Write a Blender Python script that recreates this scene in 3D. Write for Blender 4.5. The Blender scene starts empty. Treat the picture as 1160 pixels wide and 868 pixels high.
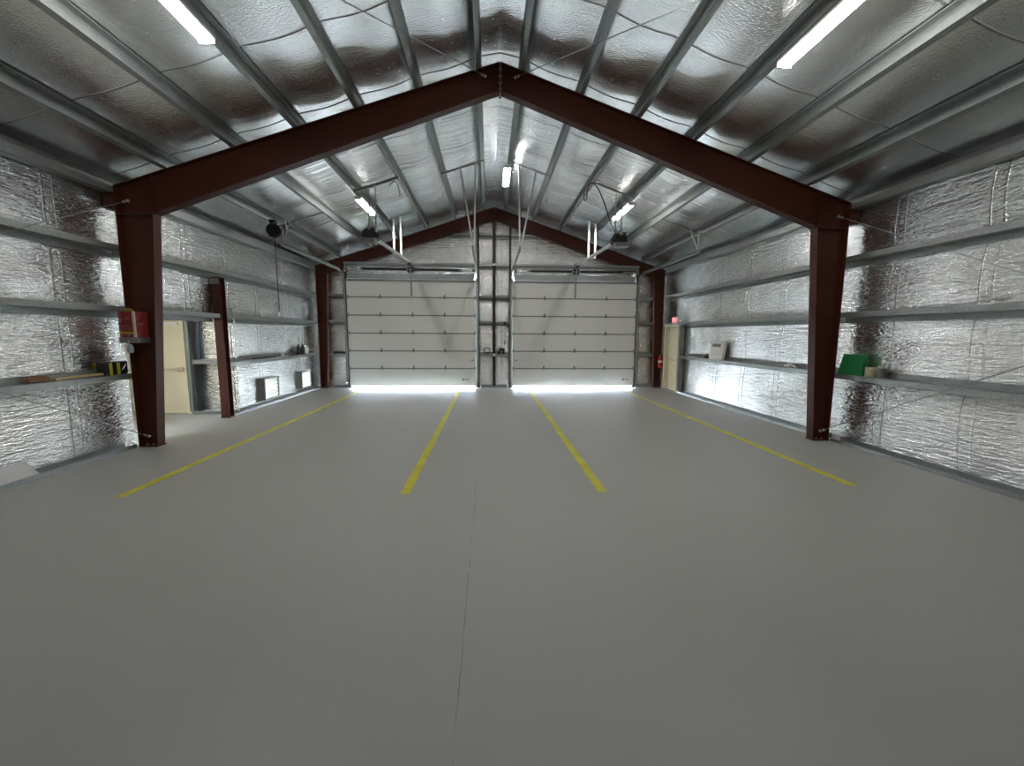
import bpy, math, random
from mathutils import Vector, Matrix, noise
random.seed(7)
C = bpy.context.scene.collection
PI = math.pi
WB = .036            # depth of the wall foil's wrinkles

# ------------------------------------------------------------------ mesh helpers
class MB:
    def __init__(s): s.v = []; s.f = []
    def add(s, vs, fs):
        b = len(s.v); s.v += [tuple(p) for p in vs]; s.f += [tuple(b + i for i in f) for f in fs]; return s
    def box(s, x0, x1, y0, y1, z0, z1):
        if x0 > x1: x0, x1 = x1, x0
        if y0 > y1: y0, y1 = y1, y0
        if z0 > z1: z0, z1 = z1, z0
        return s.add([(x0,y0,z0),(x1,y0,z0),(x1,y1,z0),(x0,y1,z0),(x0,y0,z1),(x1,y0,z1),(x1,y1,z1),(x0,y1,z1)],
              [(0,3,2,1),(4,5,6,7),(0,1,5,4),(1,2,6,5),(2,3,7,6),(3,0,4,7)])
    def cham(s, x0, x1, y0, y1, z0, z1, c=.01):
        # box with chamfered vertical and top edges
        def ring(i, z): return [(x0+i+c*0,y0+c+i,z),(x0+c+i,y0+i,z),(x1-c-i,y0+i,z),(x1-i,y0+c+i,z),(x1-i,y1-c-i,z),(x1-c-i,y1-i,z),(x0+c+i,y1-i,z),(x0+i,y1-c-i,z)]
        rs = [ring(c*.7, z0), ring(0, z0+c), ring(0, z1-c), ring(c*.7, z1)]
        vs = [p for r in rs for p in r]; fs = [tuple(range(7,-1,-1)), tuple(range(24,32))]
        for k in range(3):
            for i in range(8):
                j = (i+1) % 8; fs.append((k*8+i, k*8+j, k*8+8+j, k*8+8+i))
        return s.add(vs, fs)
    def prism(s, poly, axis, a, b):
        # poly: 2D points; axis 'x': (y,z) 'y': (x,z) 'z': (x,y)
        def P(p, t): return {'x': (t,p[0],p[1]), 'y': (p[0],t,p[1]), 'z': (p[0],p[1],t)}[axis]
        n = len(poly); vs = [P(p,a) for p in poly] + [P(p,b) for p in poly]
        fs = [tuple(range(n)), tuple(range(2*n-1,n-1,-1))] + [(i, n+i, n+(i+1)%n, (i+1)%n) for i in range(n)]
        return s.add(vs, fs)
    def bar(s, A, B, w, h=None, up=(0,0,1)):
        # rectangular bar from A to B, width w (sideways), height h (up)
        h = h or w; A = Vector(A); B = Vector(B); d = (B-A).normalized(); u = Vector(up)
        if abs(d.dot(u)) > .99: u = Vector((0,1,0))
        r = d.cross(u).normalized(); u = r.cross(d)
        o = [(-w/2,-h/2),(w/2,-h/2),(w/2,h/2),(-w/2,h/2)]
        vs = [A+r*a+u*b for a,b in o] + [B+r*a+u*b for a,b in o]
        return s.add(vs, [(0,3,2,1),(4,5,6,7),(0,1,5,4),(1,2,6,5),(2,3,7,6),(3,0,4,7)])
    def angle(s, A, B, w, t=.004, up=(0,0,1), flip=1):
        # L-angle bar
        A = Vector(A); B = Vector(B); d = (B-A).normalized(); u = Vector(up)
        if abs(d.dot(u)) > .99: u = Vector((0,1,0))
        r = d.cross(u).normalized()*flip; u = r.cross(d)*flip
        s.bar(A+r*w/2, B+r*w/2, w, t, up); s.bar(A+u*w/2, B+u*w/2, t, w, up); return s
    def tube(s, pts, r, n=8, caps=True):
        pts = [Vector(p) for p in pts]; rr = r if isinstance(r, (list, tuple)) else [r]*len(pts)
        b = len(s.v); prev = None; m = len(pts)
        for i, p in enumerate(pts):
            d = (pts[min(i+1,m-1)] - pts[max(i-1,0)]).normalized()
            if prev is None:
                u = d.orthogonal().normalized()
            else:
                u = (prev - d*prev.dot(d))
                u = u.normalized() if u.length > 1e-6 else d.orthogonal().normalized()
            prev = u; w = d.cross(u)
            for k in range(n):
                a = 2*PI*k/n; s.v.append(tuple(p + (u*math.cos(a)+w*math.sin(a))*rr[i]))
        for i in range(m-1):
            for k in range(n):
                j = (k+1) % n; s.f.append((b+i*n+k, b+i*n+j, b+(i+1)*n+j, b+(i+1)*n+k))
        if caps:
            s.f.append(tuple(b+k for k in range(n-1,-1,-1))); s.f.append(tuple(b+(m-1)*n+k for k in range(n)))
        return s
    def disc(s, c, axis, r, t, n=24):
        a = Vector(axis).normalized(); c = Vector(c); return s.tube([c-a*t/2, c+a*t/2], r, n)
    def lathe(s, c, prof, n=24, axis='z'):
        b = len(s.v); m = len(prof)
        for r, z in prof:
            for k in range(n):
                a = 2*PI*k/n; q = (r*math.cos(a), r*math.sin(a), z)
                q = q if axis == 'z' else (q[0], q[2], q[1]) if axis == 'y' else (q[2], q[0], q[1])
                s.v.append((c[0]+q[0], c[1]+q[1], c[2]+q[2]))
        for i in range(m-1):
            for k in range(n):
                j = (k+1) % n; s.f.append((b+i*n+k, b+i*n+j, b+(i+1)*n+j, b+(i+1)*n+k))
        s.f.append(tuple(b+k for k in range(n-1,-1,-1))); s.f.append(tuple(b+(m-1)*n+k for k in range(n)))
        return s

def obj(name, mb, mat, parent=None, loc=None, smooth=False):
    """link ONE mesh object; vertices are given in world space"""
    if parent is not None: loc = parent['_at']; loc = Vector(loc)
    else: loc = Vector(loc or (0,0,0))
    me = bpy.data.meshes.new(name)
    me.from_pydata([tuple(Vector(v)-loc) for v in mb.v], [], mb.f)
    me.validate(); me.update()
    import bmesh
    bm = bmesh.new(); bm.from_mesh(me); bmesh.ops.recalc_face_normals(bm, faces=bm.faces[:]); bm.to_mesh(me); bm.free()
    if smooth:
        me.polygons.foreach_set('use_smooth', [True]*len(me.polygons))
        if hasattr(me, 'set_sharp_from_angle'): me.set_sharp_from_angle(angle=math.radians(38))
    me.materials.append(mat)
    o = bpy.data.objects.new(name, me); C.objects.link(o)
    if parent is not None and parent.type == 'EMPTY': o.parent = parent
    elif parent is not None: o.parent = parent
    if parent is None: o.location = loc
    o['_at'] = tuple(loc)
    return o

def tag(o, label, cat, group=None):
    o['label'] = label; o['category'] = cat; o['kind'] = 'thing'
    if group: o['group'] = group
    return o
def thing(name, label, cat, loc, group=None):
    o = bpy.data.objects.new(name, None); C.objects.link(o); o.location = loc; o.empty_display_size = .1
    o['_at'] = tuple(loc); return tag(o, label, cat, group)
def struct(name, mb, mat, smooth=False, parent=None):
    o = obj(name, mb, mat, parent, smooth=smooth)
    if parent is None: o['kind'] = 'structure'
    return o
def copy_tree(root, loc, label, group=None):
    r = root.copy(); C.objects.link(r); r.location = loc; r['label'] = label
    if group: r['group'] = group
    for ch in list(root.children):
        c = ch.copy(); C.objects.link(c); c.parent = r
        for g in list(ch.children):
            d = g.copy(); C.objects.link(d); d.parent = c
    return r

# ------------------------------------------------------------------ materials
def newmat(name):
    m = bpy.data.materials.new(name); m.use_nodes = True; nt = m.node_tree
    return m, nt, nt.nodes['Principled BSDF']
def math_(nt, op, a, b=None, c=None, clamp=False):
    n = nt.nodes.new('ShaderNodeMath'); n.operation = op; n.use_clamp = clamp
    for i, v in enumerate((a, b, c)):
        if v is None: continue
        if isinstance(v, (int, float)): n.inputs[i].default_value = v
        else: nt.links.new(v, n.inputs[i])
    return n.outputs[0]
def mixc(nt, fac, a, b):
    n = nt.nodes.new('ShaderNodeMix'); n.data_type = 'RGBA'
    for s, v in ((n.inputs[0], fac), (n.inputs[6], a), (n.inputs[7], b)):
        if isinstance(v, (int, float)): s.default_value = v
        elif isinstance(v, tuple): s.default_value = (*v, 1)
        else: nt.links.new(v, s)
    return n.outputs[2]
def noise_(nt, vec, scale, detail=2, rough=.5):
    n = nt.nodes.new('ShaderNodeTexNoise'); n.inputs['Scale'].default_value = scale
    n.inputs['Detail'].default_value = detail; n.inputs['Roughness'].default_value = rough
    nt.links.new(vec, n.inputs['Vector']); return n.outputs[0]
def coords(nt):
    t = nt.nodes.new('ShaderNodeTexCoord'); s = nt.nodes.new('ShaderNodeSeparateXYZ')
    nt.links.new(t.outputs['Object'], s.inputs[0]); return t.outputs['Object'], s.outputs[0], s.outputs[1], s.outputs[2]
def comb(nt, x, y, z):
    n = nt.nodes.new('ShaderNodeCombineXYZ')
    for i, v in enumerate((x, y, z)):
        if isinstance(v, (int, float)): n.inputs[i].default_value = v
        else: nt.links.new(v, n.inputs[i])
    return n.outputs[0]
def bump(nt, h, strength, dist, prev=None):
    n = nt.nodes.new('ShaderNodeBump'); n.inputs['Strength'].default_value = strength; n.inputs['Distance'].default_value = dist
    nt.links.new(h, n.inputs['Height'])
    if prev is not None: nt.links.new(prev, n.inputs['Normal'])
    return n.outputs[0]
def ramp(nt, fac, lo, hi, a=0., b=1.):
    n = nt.nodes.new('ShaderNodeMapRange'); n.clamp = True
    nt.links.new(fac, n.inputs[0])
    for i, v in enumerate((lo, hi, a, b)): n.inputs[i+1].default_value = v
    return n.outputs[0]

def plain(name, col, rough=.5, metal=0., var=.08, scale=8., bumpd=0.0005, emit=None, es=0, spec=.5, coat=0):
    m, nt, p = newmat(name); v, x, y, z = coords(nt)
    nz = noise_(nt, v, scale, 4, .6)
    c = mixc(nt, nz, tuple(max(0, k*(1-var)) for k in col), tuple(min(1, k*(1+var)) for k in col))
    nt.links.new(c, p.inputs['Base Color'])
    p.inputs['Metallic'].default_value = metal; p.inputs['Specular IOR Level'].default_value = spec
    nt.links.new(ramp(nt, nz, .2, .8, max(0, rough-.06), min(1, rough+.06)), p.inputs['Roughness'])
    if bumpd: nt.links.new(bump(nt, noise_(nt, v, scale*12, 2), .3, bumpd), p.inputs['Normal'])
    if emit: p.inputs['Emission Color'].default_value = (*emit, 1); p.inputs['Emission Strength'].default_value = es
    return m

def foil(name, wall):
    m, nt, p = newmat(name); v, x, y, z = coords(nt)
    p.inputs['Metallic'].default_value = 1.0
    if wall:
        u = math_(nt, 'ADD', x, y)
        a = noise_(nt, comb(nt, math_(nt,'MULTIPLY',u,3.2), math_(nt,'MULTIPLY',z,24.), 0), 1.0, 2, .5)      # horizontal wrinkles
        a2 = noise_(nt, comb(nt, math_(nt,'MULTIPLY',u,13.), math_(nt,'MULTIPLY',z,62.), 4), 1.0, 1, .5)     # fine crinkle
        pt = noise_(nt, comb(nt, math_(nt,'MULTIPLY',u,.9), math_(nt,'MULTIPLY',z,1.3), 7), 1.0, 2, .5)      # where it is drawn tight
        amp = ramp(nt, pt, .35, .65, .45, 1.0)
        f = math_(nt, 'FRACT', math_(nt, 'DIVIDE', math_(nt,'ADD',u,100.28), 1.22))
        d1 = math_(nt, 'ABSOLUTE', math_(nt,'SUBTRACT', f, .18)); d2 = math_(nt, 'ABSOLUTE', math_(nt,'SUBTRACT', f, .30))
        s1 = ramp(nt, d1, 0., .016, 1., 0.); s2 = ramp(nt, d2, 0., .010, 1., 0.)
        seam = math_(nt, 'ADD', s1, s2)
        h = math_(nt, 'ADD', math_(nt,'MULTIPLY', math_(nt,'ADD', a, math_(nt,'MULTIPLY',a2,.5)), amp), math_(nt,'MULTIPLY',seam,.16))
        n2 = bump(nt, h, 1., WB)
        line = ramp(nt, d2, 0., .005, 1., 0.)
        col = mixc(nt, math_(nt,'MULTIPLY',line,.35), (.87,.87,.86), (.40,.40,.40))
        rough = ramp(nt, pt, .3, .7, .19, .27)
    else:
        g = noise_(nt, v, 48., 2, .6)                                   # scrim grain
        wr = noise_(nt, comb(nt, math_(nt,'MULTIPLY',x,.8), math_(nt,'MULTIPLY',y,7.), 5), 1.0, 1, .5)
        far = ramp(nt, y, 7.0, 7.4, .12, 1.)
        f = math_(nt, 'FRACT', math_(nt, 'DIVIDE', math_(nt,'ADD',y,100.), 1.5))      # laps between rolls: 0.30 of a roll at y=5.45
        d = math_(nt, 'ABSOLUTE', math_(nt,'SUBTRACT', f, .30))
        s = ramp(nt, d, 0., .012, 1., 0.)
        n1 = bump(nt, math_(nt,'MULTIPLY',wr,far), .5, .035)
        n2 = bump(nt, math_(nt, 'ADD', math_(nt,'MULTIPLY',g,.45), math_(nt,'MULTIPLY',s,.6)), .9, .012, n1)
        line = ramp(nt, d, 0., .0045, 1., 0.)
        col = mixc(nt, math_(nt,'MULTIPLY',line,.75), (.90,.91,.92), (.22,.22,.22))
        rough = ramp(nt, wr, .3, .7, .18, .24)
    nt.links.new(col, p.inputs['Base Color']); nt.links.new(rough, p.inputs['Roughness']); nt.links.new(n2, p.inputs['Normal'])
    return m

def floor_mat():
    m, nt, p = newmat('painted_concrete'); v, x, y, z = coords(nt)
    big = noise_(nt, v, .7, 4, .6); fine = noise_(nt, v, 55., 3, .6)
    c = mixc(nt, big, (.325,.328,.308), (.385,.388,.366))
    c = mixc(nt, math_(nt,'MULTIPLY', ramp(nt, fine, .62, .75), .22), c, (.52,.52,.5))
    # hairline crack down the slab
    wob = math_(nt,'MULTIPLY', math_(nt,'SUBTRACT', noise_(nt, comb(nt, 0, y, 0), 1.3, 4, .7), .5), .05)
    d = math_(nt,'ABSOLUTE', math_(nt,'ADD', math_(nt,'ADD', x, .34), wob))
    wid = math_(nt,'MULTIPLY', ramp(nt, noise_(nt, comb(nt, 0, y, 9), 3.2, 3, .7), .40, .64, .0004, .0036), 1.)
    k = math_(nt,'MULTIPLY', math_(nt,'LESS_THAN', d, wid), math_(nt,'LESS_THAN', y, 5.15))
    # few scuffs
    sc = ramp(nt, noise_(nt, comb(nt, math_(nt,'MULTIPLY',x,3.), math_(nt,'MULTIPLY',y,.8), 2), 1.3, 5, .65), .66, .8)
    c = mixc(nt, math_(nt,'MULTIPLY', sc, .25), c, (.22,.22,.21))
    c = mixc(nt, math_(nt,'MULTIPLY', k, .8), c, (.10,.10,.095))
    nt.links.new(c, p.inputs['Base Color'])
    nt.links.new(ramp(nt, big, .3, .7, .42, .55), p.inputs['Roughness'])
    nt.links.new(bump(nt, fine, .25, .0015), p.inputs['Normal'])
    return m

def steel(name, a, b, rough, metal):
    m, nt, p = newmat(name); v, x, y, z = coords(nt)
    vo = nt.nodes.new('ShaderNodeTexVoronoi'); vo.inputs['Scale'].default_value = 26.; nt.links.new(v, vo.inputs['Vector'])
    nz = noise_(nt, v, 2.2, 4, .6)
    f = math_(nt,'ADD', math_(nt,'MULTIPLY', vo.outputs['Distance'], .45), math_(nt,'MULTIPLY', nz, .6))
    nt.links.new(mixc(nt, f, a, b), p.inputs['Base Color'])
    p.inputs['Metallic'].default_value = metal
    nt.links.new(ramp(nt, nz, .3, .7, rough-.07, rough+.07), p.inputs['Roughness'])
    return m

def yellow_mat():
    m, nt, p = newmat('yellow_line_paint'); v, x, y, z = coords(nt)
    nz = noise_(nt, v, 2.0, 4, .7); fine = noise_(nt, v, 40., 3, .7)
    c = mixc(nt, ramp(nt, nz, .42, .58), (.53,.49,.008), (.64,.62,.06))
    c = mixc(nt, math_(nt,'MULTIPLY', ramp(nt, fine, .6, .72), .5), c, (.55,.53,.25))
    nt.links.new(c, p.inputs['Base Color']); p.inputs['Roughness'].default_value = .5
    return m

def lamp_mat(name, col, s, base=(.9,.9,.9)):
    m, nt, p = newmat(name)
    p.inputs['Base Color'].default_value = (*base,1); p.inputs['Roughness'].default_value = .4
    p.inputs['Emission Color'].default_value = (*col, 1); p.inputs['Emission Strength'].default_value = s
    return m

def carton_mat():
    m, nt, p = newmat('red_printed_card'); v, x, y, z = coords(nt)
    vo = nt.nodes.new('ShaderNodeTexVoronoi'); vo.inputs['Scale'].default_value = 9.; nt.links.new(v, vo.inputs['Vector'])
    nz = noise_(nt, v, 14., 2)
    c = mixc(nt, ramp(nt, vo.outputs['Distance'], .15, .6), (.17,.012,.016), (.27,.035,.038))
    c = mixc(nt, math_(nt,'MULTIPLY', ramp(nt, nz, .58, .66), .6), c, (.42,.20,.17))
    nt.links.new(c, p.inputs['Base Color']); p.inputs['Roughness'].default_value = .4
    return m

M = dict(
    foil_wall=foil('foil_faced_wall_insulation', True), foil_roof=foil('foil_faced_roof_insulation', False),
    floor=floor_mat(), galv=steel('galvanized_steel', (.25,.27,.263), (.40,.42,.41), .50, .75),
    bright=steel('bright_zinc_steel', (.60,.61,.61), (.78,.79,.79), .34, .9),
    dark=plain('dark_brown_primer', (.036,.015,.012), .5, 0, .15, 3.), red=plain('red_oxide_primer', (.066,.0155,.0075), .5, 0, .18, 3., spec=.3),
    yellow=yellow_mat(), door=plain('white_door_steel', (.74,.745,.70), .42, 0, .03, 2., .0002),
    joint=plain('grey_door_joint', (.20,.20,.19), .5), cream=plain('cream_door_paint', (.66,.58,.40), .42, 0, .04, 3.),
    creamd=plain('cream_hardware', (.50,.44,.31), .4), black=plain('black_plastic', (.012,.012,.013), .4),
    blackm=plain('black_steel', (.018,.018,.018), .38, .3), midgrey=plain('mid_grey_plastic', (.24,.24,.23), .5), grey=plain('grey_plastic', (.42,.42,.40), .45),
    white=plain('white_plastic', (.74,.74,.71), .4), whitep=plain('white_coated_panel', (.62,.63,.62), .45),
    led=lamp_mat('led_diffuser', (1.,.98,.94), 68.), led2=lamp_mat('added_alcove_light_diffuser', (1.,.93,.78), 14.),
    conc=plain('outside_concrete', (.62,.61,.58), .8), plaster=plain('alcove_white_lining', (.72,.71,.66), .7),
    redp=plain('extinguisher_red', (.48,.012,.015), .3), carton=carton_mat(),
    yel=plain('yellow_plastic', (.45,.40,.02), .45), tan=plain('pale_timber', (.40,.30,.15), .6, 0, .25, 12.),
    brown=plain('brown_rag', (.17,.10,.05), .9, 0, .3, 14., .004), pale=plain('pale_grey_fabric', (.38,.44,.45), .7),
    tape=plain('beige_tape', (.50,.45,.30), .5), tin=steel('dull_tin', (.20,.20,.20), (.34,.34,.34), .4, .7),
    label=plain('pale_label', (.72,.66,.52), .5), exitf=lamp_mat('exit_sign_face', (1.,.16,.20), .5, (.6,.10,.12)), exitl=lamp_mat('exit_sign_letters', (1.,.55,.58), .9, (.6,.3,.3)),
    screen=plain('grey_display', (.20,.21,.20), .3),
)
def green_mat():
    m, nt, p = newmat('green_translucent_plastic'); v, x, y, z = coords(nt)
    nz = noise_(nt, v, 6., 3); nt.links.new(mixc(nt, nz, (.02,.22,.07), (.08,.42,.14)), p.inputs['Base Color'])
    p.inputs['Roughness'].default_value = .3; p.inputs['Transmission Weight'].default_value = .35; p.inputs['IOR'].default_value = 1.2
    return m
M['green'] = green_mat()
def slat_mat():
    m, nt, p = newmat('thin_white_louvre'); v, x, y, z = coords(nt)
    p.inputs['Base Color'].default_value = (.75,.75,.72,1)
    tr = nt.nodes.new('ShaderNodeBsdfTranslucent'); tr.inputs['Color'].default_value = (.9,.9,.86,1)
    mx = nt.nodes.new('ShaderNodeMixShader'); mx.inputs[0].default_value = .09
    out = nt.nodes['Material Output']; nt.links.new(p.outputs[0], mx.inputs[1]); nt.links.new(tr.outputs[0], mx.inputs[2]); nt.links.new(mx.outputs[0], out.inputs[0])
    return m
M['slat'] = slat_mat()

# ------------------------------------------------------------------ dimensions (metres; x across, y into the hall, camera over y=0)
HW = 6.08                 # half width to the foil
XF = 5.87                 # outer face of columns / inner face of girts
YN, YF = 6.97, 14.31      # the two rigid frames
YB = -7.7; YE = 14.52     # end walls
ZR = 6.02                 # top of rafters at ridge
SL = 1/3.
PX = [.31, 1.24, 2.17, 3.10, 4.03, 5.05]
def zroof(x): return ZR - SL*abs(x)

# ------------------------------------------------------------------ the shell
def grid_plane(us, vs, fn, holes=()):
    mb = MB(); nu, nv = len(us), len(vs)
    mb.v = [fn(u, v) for v in vs for u in us]
    for j in range(nv-1):
        for i in range(nu-1):
            cu, cv = (us[i]+us[i+1])/2, (vs[j]+vs[j+1])/2
            if any(a < cu < b and c < cv < d for a, b, c, d in holes): continue
            k = j*nu+i; mb.f.append((k, k+1, k+nu+1, k+nu))
    return mb
def ticks(lo, hi, step, extra=()):
    n = max(1, round((hi-lo)/step)); t = [lo+(hi-lo)*i/n for i in range(n+1)]
    return sorted(set([round(q,4) for q in t if all(abs(q-e) > step*.2 for e in extra)] + [round(e,4) for e in extra]))

def wbulge(u, z, seed):
    # insulation pillows a little between girts and laps
    zz = [0., 1.18, 2.17, 3.1, 4.1]; b = 0
    for a, c in zip(zz, zz[1:]):
        if a <= z <= c: b = math.sin(PI*(z-a)/(c-a))
    return .018*b + .02*noise.noise(Vector((u*1.1, z*1.5, seed)))
AL0, AL1, ALX, ALZ = 7.06, 9.86, -8.45, 2.36
VENTS = [(10.88, 11.60, .12, .69), (13.0, 13.66, .15, .69)]
us = ticks(YB-.06, YE+.06, .2, (AL0, AL1) + tuple(q for w in VENTS for q in w[:2])); vs = ticks(-.02, 4.3, .2, (ALZ-.2,) + tuple(q for w in VENTS for q in w[2:]))
vs = sorted(set(vs + [2.16]))
holes = [(AL0, AL1, -1, 2.16)] + VENTS
struct('wall_left', grid_plane(us, vs, lambda u, z: (-HW + wbulge(u, z, 1.), u, z), holes), M['foil_wall'], True)
us = ticks(YB-.06, YE+.06, .2); vs = ticks(-.02, 4.3, .2)
struct('wall_right', grid_plane(us, vs, lambda u, z: (HW - wbulge(u, z, 5.), u, z)), M['foil_wall'], True)
DH = [(-4.93, -.6, -1, 3.72), (.6, 4.93, -1, 3.72)]
us = ticks(-6.2, 6.2, .2, (-4.93, -.6, .6, 4.93)); vs = ticks(-.02, 6.5, .2, (3.72,))
struct('wall_far', grid_plane(us, vs, lambda u, z: (u, YE - .4*wbulge(u, z, 9.), z), DH), M['foil_wall'], True)
struct('wall_back', grid_plane(ticks(-6.2,6.2,.4), ticks(-.02,6.5,.4), lambda u, z: (u, YB, z)), M['foil_wall'], True)

def roof_z(x, y):
    ax = abs(x); z = zroof(x) + .200
    xs = [0.] + PX + [HW]; s = 0
    if ax < PX[0]: z = zroof(PX[0]) + .200 + .10*(1-ax/PX[0])*.6
    else:
        for a, b in zip(xs[1:], xs[2:]):
            if a <= ax <= b: s = math.sin(PI*min(1, max(0, (ax-a-.10)/(b-a-.20))))
    f = ((y - 5.45) / 1.5) % 1.0; p = math.sin(PI*f)
    far = 1.0 if y > 7.2 else .25
    z -= .035*s + far*s**.5*(.050*p**.7 - .02) * (0.6 + .5*noise.noise(Vector((x*.9+3, round((y-5.45)/1.5-.5)*2.3, 1.7))))
    z += far*s*.007*noise.noise(Vector((x*.8, y*2.6, 4.2)))
    return z
for sgn, nm in ((-1, 'ceiling_left'), (1, 'ceiling_right')):
    xs = ticks(0, 6.25, .1, tuple(PX)); ys = ticks(YB-.05, YE+.05, .125)
    struct(nm, grid_plane(xs, ys, lambda u, v: (sgn*u, v, roof_z(u, v) if u < HW else zroof(u)+.200)), M['foil_roof'], True)

fm = MB(); fm.box(-6.25, 6.25, YB-.1, 14.62, -.12, 0); struct('floor', fm, M['floor'])
fm = MB(); fm.box(ALX-.1, -6.25, AL0-.1, AL1+.1, -.12, 0); struct('floor_alcove', fm, M['floor'])
g = MB(); g.add([(-60,14.62,-.03),(60,14.62,-.03),(60,80,-.03),(-60,80,-.03)], [(0,1,2,3)])
g.add([(-60,9.97,-.03),(-6.25,9.97,-.03),(-6.25,14.62,-.03),(-60,14.62,-.03)], [(0,1,2,3)])
struct('ground_outside', g, M['conc'])

# alcove behind the near left column
AW = 'foil_wall'
struct('wall_alcove_end', MB().box(ALX, -6.0, AL1, AL1+.05, -.02, ALZ+.05), M['foil_wall'])
struct('wall_alcove_side', MB().box(ALX-.05, ALX, AL0-.05, AL1+.05, -.02, ALZ+.05), M['plaster'])
struct('wall_alcove_front', MB().box(ALX, -6.1, AL0-.06, AL0-.01, -.02, ALZ+.05), M['plaster'])
struct('ceiling_alcove', MB().box(ALX-.05, -6.1, AL0-.05, AL1+.05, ALZ, ALZ+.05), M['plaster'])
o = thing('added_alcove_light', 'assumed unseen ceiling panel added to light the side alcove by the cream door', 'ceiling light', (-7.3, 8.3, ALZ))  # assumed lamp, hidden from view, added to brighten the alcove
obj('housing', MB().box(-7.62,-6.98,8.0,8.6,ALZ-.05,ALZ-.001), M['white'], o)
obj('diffuser', MB().box(-7.58,-7.02,8.04,8.56,ALZ-.062,ALZ-.051), M['led2'], o)

# base channels along the foot of the walls
def base_channel(axis, a, b, c, sg):
    mb = MB()
    def bx(p, q, z0, z1):
        if axis == 'y': mb.box(p, q, a, b, z0, z1)
        else: mb.box(a, b, p, q, z0, z1)
    bx(c, c+sg*.2, .0, .006); bx(c, c+sg*.005, .006, .062); bx(c+sg*.185, c+sg*.2, .006, .085)
    return mb
struct('baseboard_left', base_channel('y', YB, 6.85, -XF, -1), M['galv'])
struct('baseboard_left.001', base_channel('y', 9.46, 14.2, -XF, -1), M['galv'])
struct('baseboard_right', base_channel('y', YB, 6.85, XF, 1), M['galv'])
struct('baseboard_right.001', base_channel('y', 7.09, 12.9, XF, 1), M['galv'])
struct('baseboard_far', base_channel('x', -5.6, -4.98, 14.3, 1), M['galv'])
struct('baseboard_far.001', base_channel('x', -.44, .44, 14.3, 1), M['galv'])
struct('baseboard_far.002', base_channel('x', 4.98, 5.6, 14.3, 1), M['galv'])
struct('baseboard_alcove', MB().box(-6.96, -6.1, AL1-.16, AL1, 0, .07), M['galv'])

# ------------------------------------------------------------------ red rigid frames
def bolt(mb, p, axis, r=.016, t=.02): mb.disc(p, axis, r, t, 6)
def column(sg, Y, base_in, top_in, top, label):
    o = thing('steel_column', label, 'steel column', (sg*(XF-.15), Y, 0), 'red frame columns')
    w = .08; t = .012
    def at(x): return sg*x
    obj('web', MB().prism([(at(XF-t),.02),(at(XF-t),top-.012),(at(top_in+t),top-.012),(at(base_in+t),.02)], 'y', Y-.006, Y+.006), M['red'], o)
    mb = MB(); mb.prism([(at(XF),.02),(at(XF),top-.012),(at(XF-t),top-.012),(at(XF-t),.02)], 'y', Y-w, Y+w); obj('flange', mb, M['red'], o)
    mb = MB(); mb.prism([(at(base_in),.02),(at(top_in),top-.012),(at(top_in+t),top-.012),(at(base_in+t),.02)], 'y', Y-w, Y+w); obj('flange', mb, M['red'], o)
    obj('base_plate', MB().box(at(base_in-.012), at(XF+.0), Y-w-.012, Y+w+.012, 0, .02), M['red'], o)
    obj('cap_plate', MB().box(at(top_in-.004), at(XF), Y-w-.006, Y+w+.006, top-.012, top), M['red'], o)
    for dx in (.09, .20):
        for dy in (-.05, .05):
            mb = MB(); mb.disc((at(base_in+dx*.9), Y+dy, .03), (0,0,1), .018, .02, 6); mb.disc((at(base_in+dx*.9), Y+dy, .045), (0,0,1), .009, .03, 8)
            obj('anchor_bolt', mb, M['tin'], o)
    if Y < 10:
        b = MB().box(at(XF+.001), at(HW-.04), Y-.06, Y+.06, top+.07, top+.304)
        obj('eave_bracket', b, M['red'], o)
        mb = MB()
        for zz in (top-.06,): 
            for dy in (-.045, .045): mb.disc((at(top_in+.09), Y-.012, zz), (0,1,0), .012, .012, 6)
        obj('bolt', mb, M['tin'], o)
    return o
column(-1, YN, 5.58, 5.32, 3.66, 'red steel column beside the red cartons, left end of the near frame')
column(1, YN, 5.58, 5.32, 3.66, 'red steel column beside the green plastic bin, right end of the near frame')
column(-1, YF, 5.64, 5.50, 3.78, 'far red steel column at the left wall corner beside the left garage door')
column(1, YF, 5.64, 5.50, 3.78, 'far red steel column at the right wall corner behind the fire extinguisher')

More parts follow.
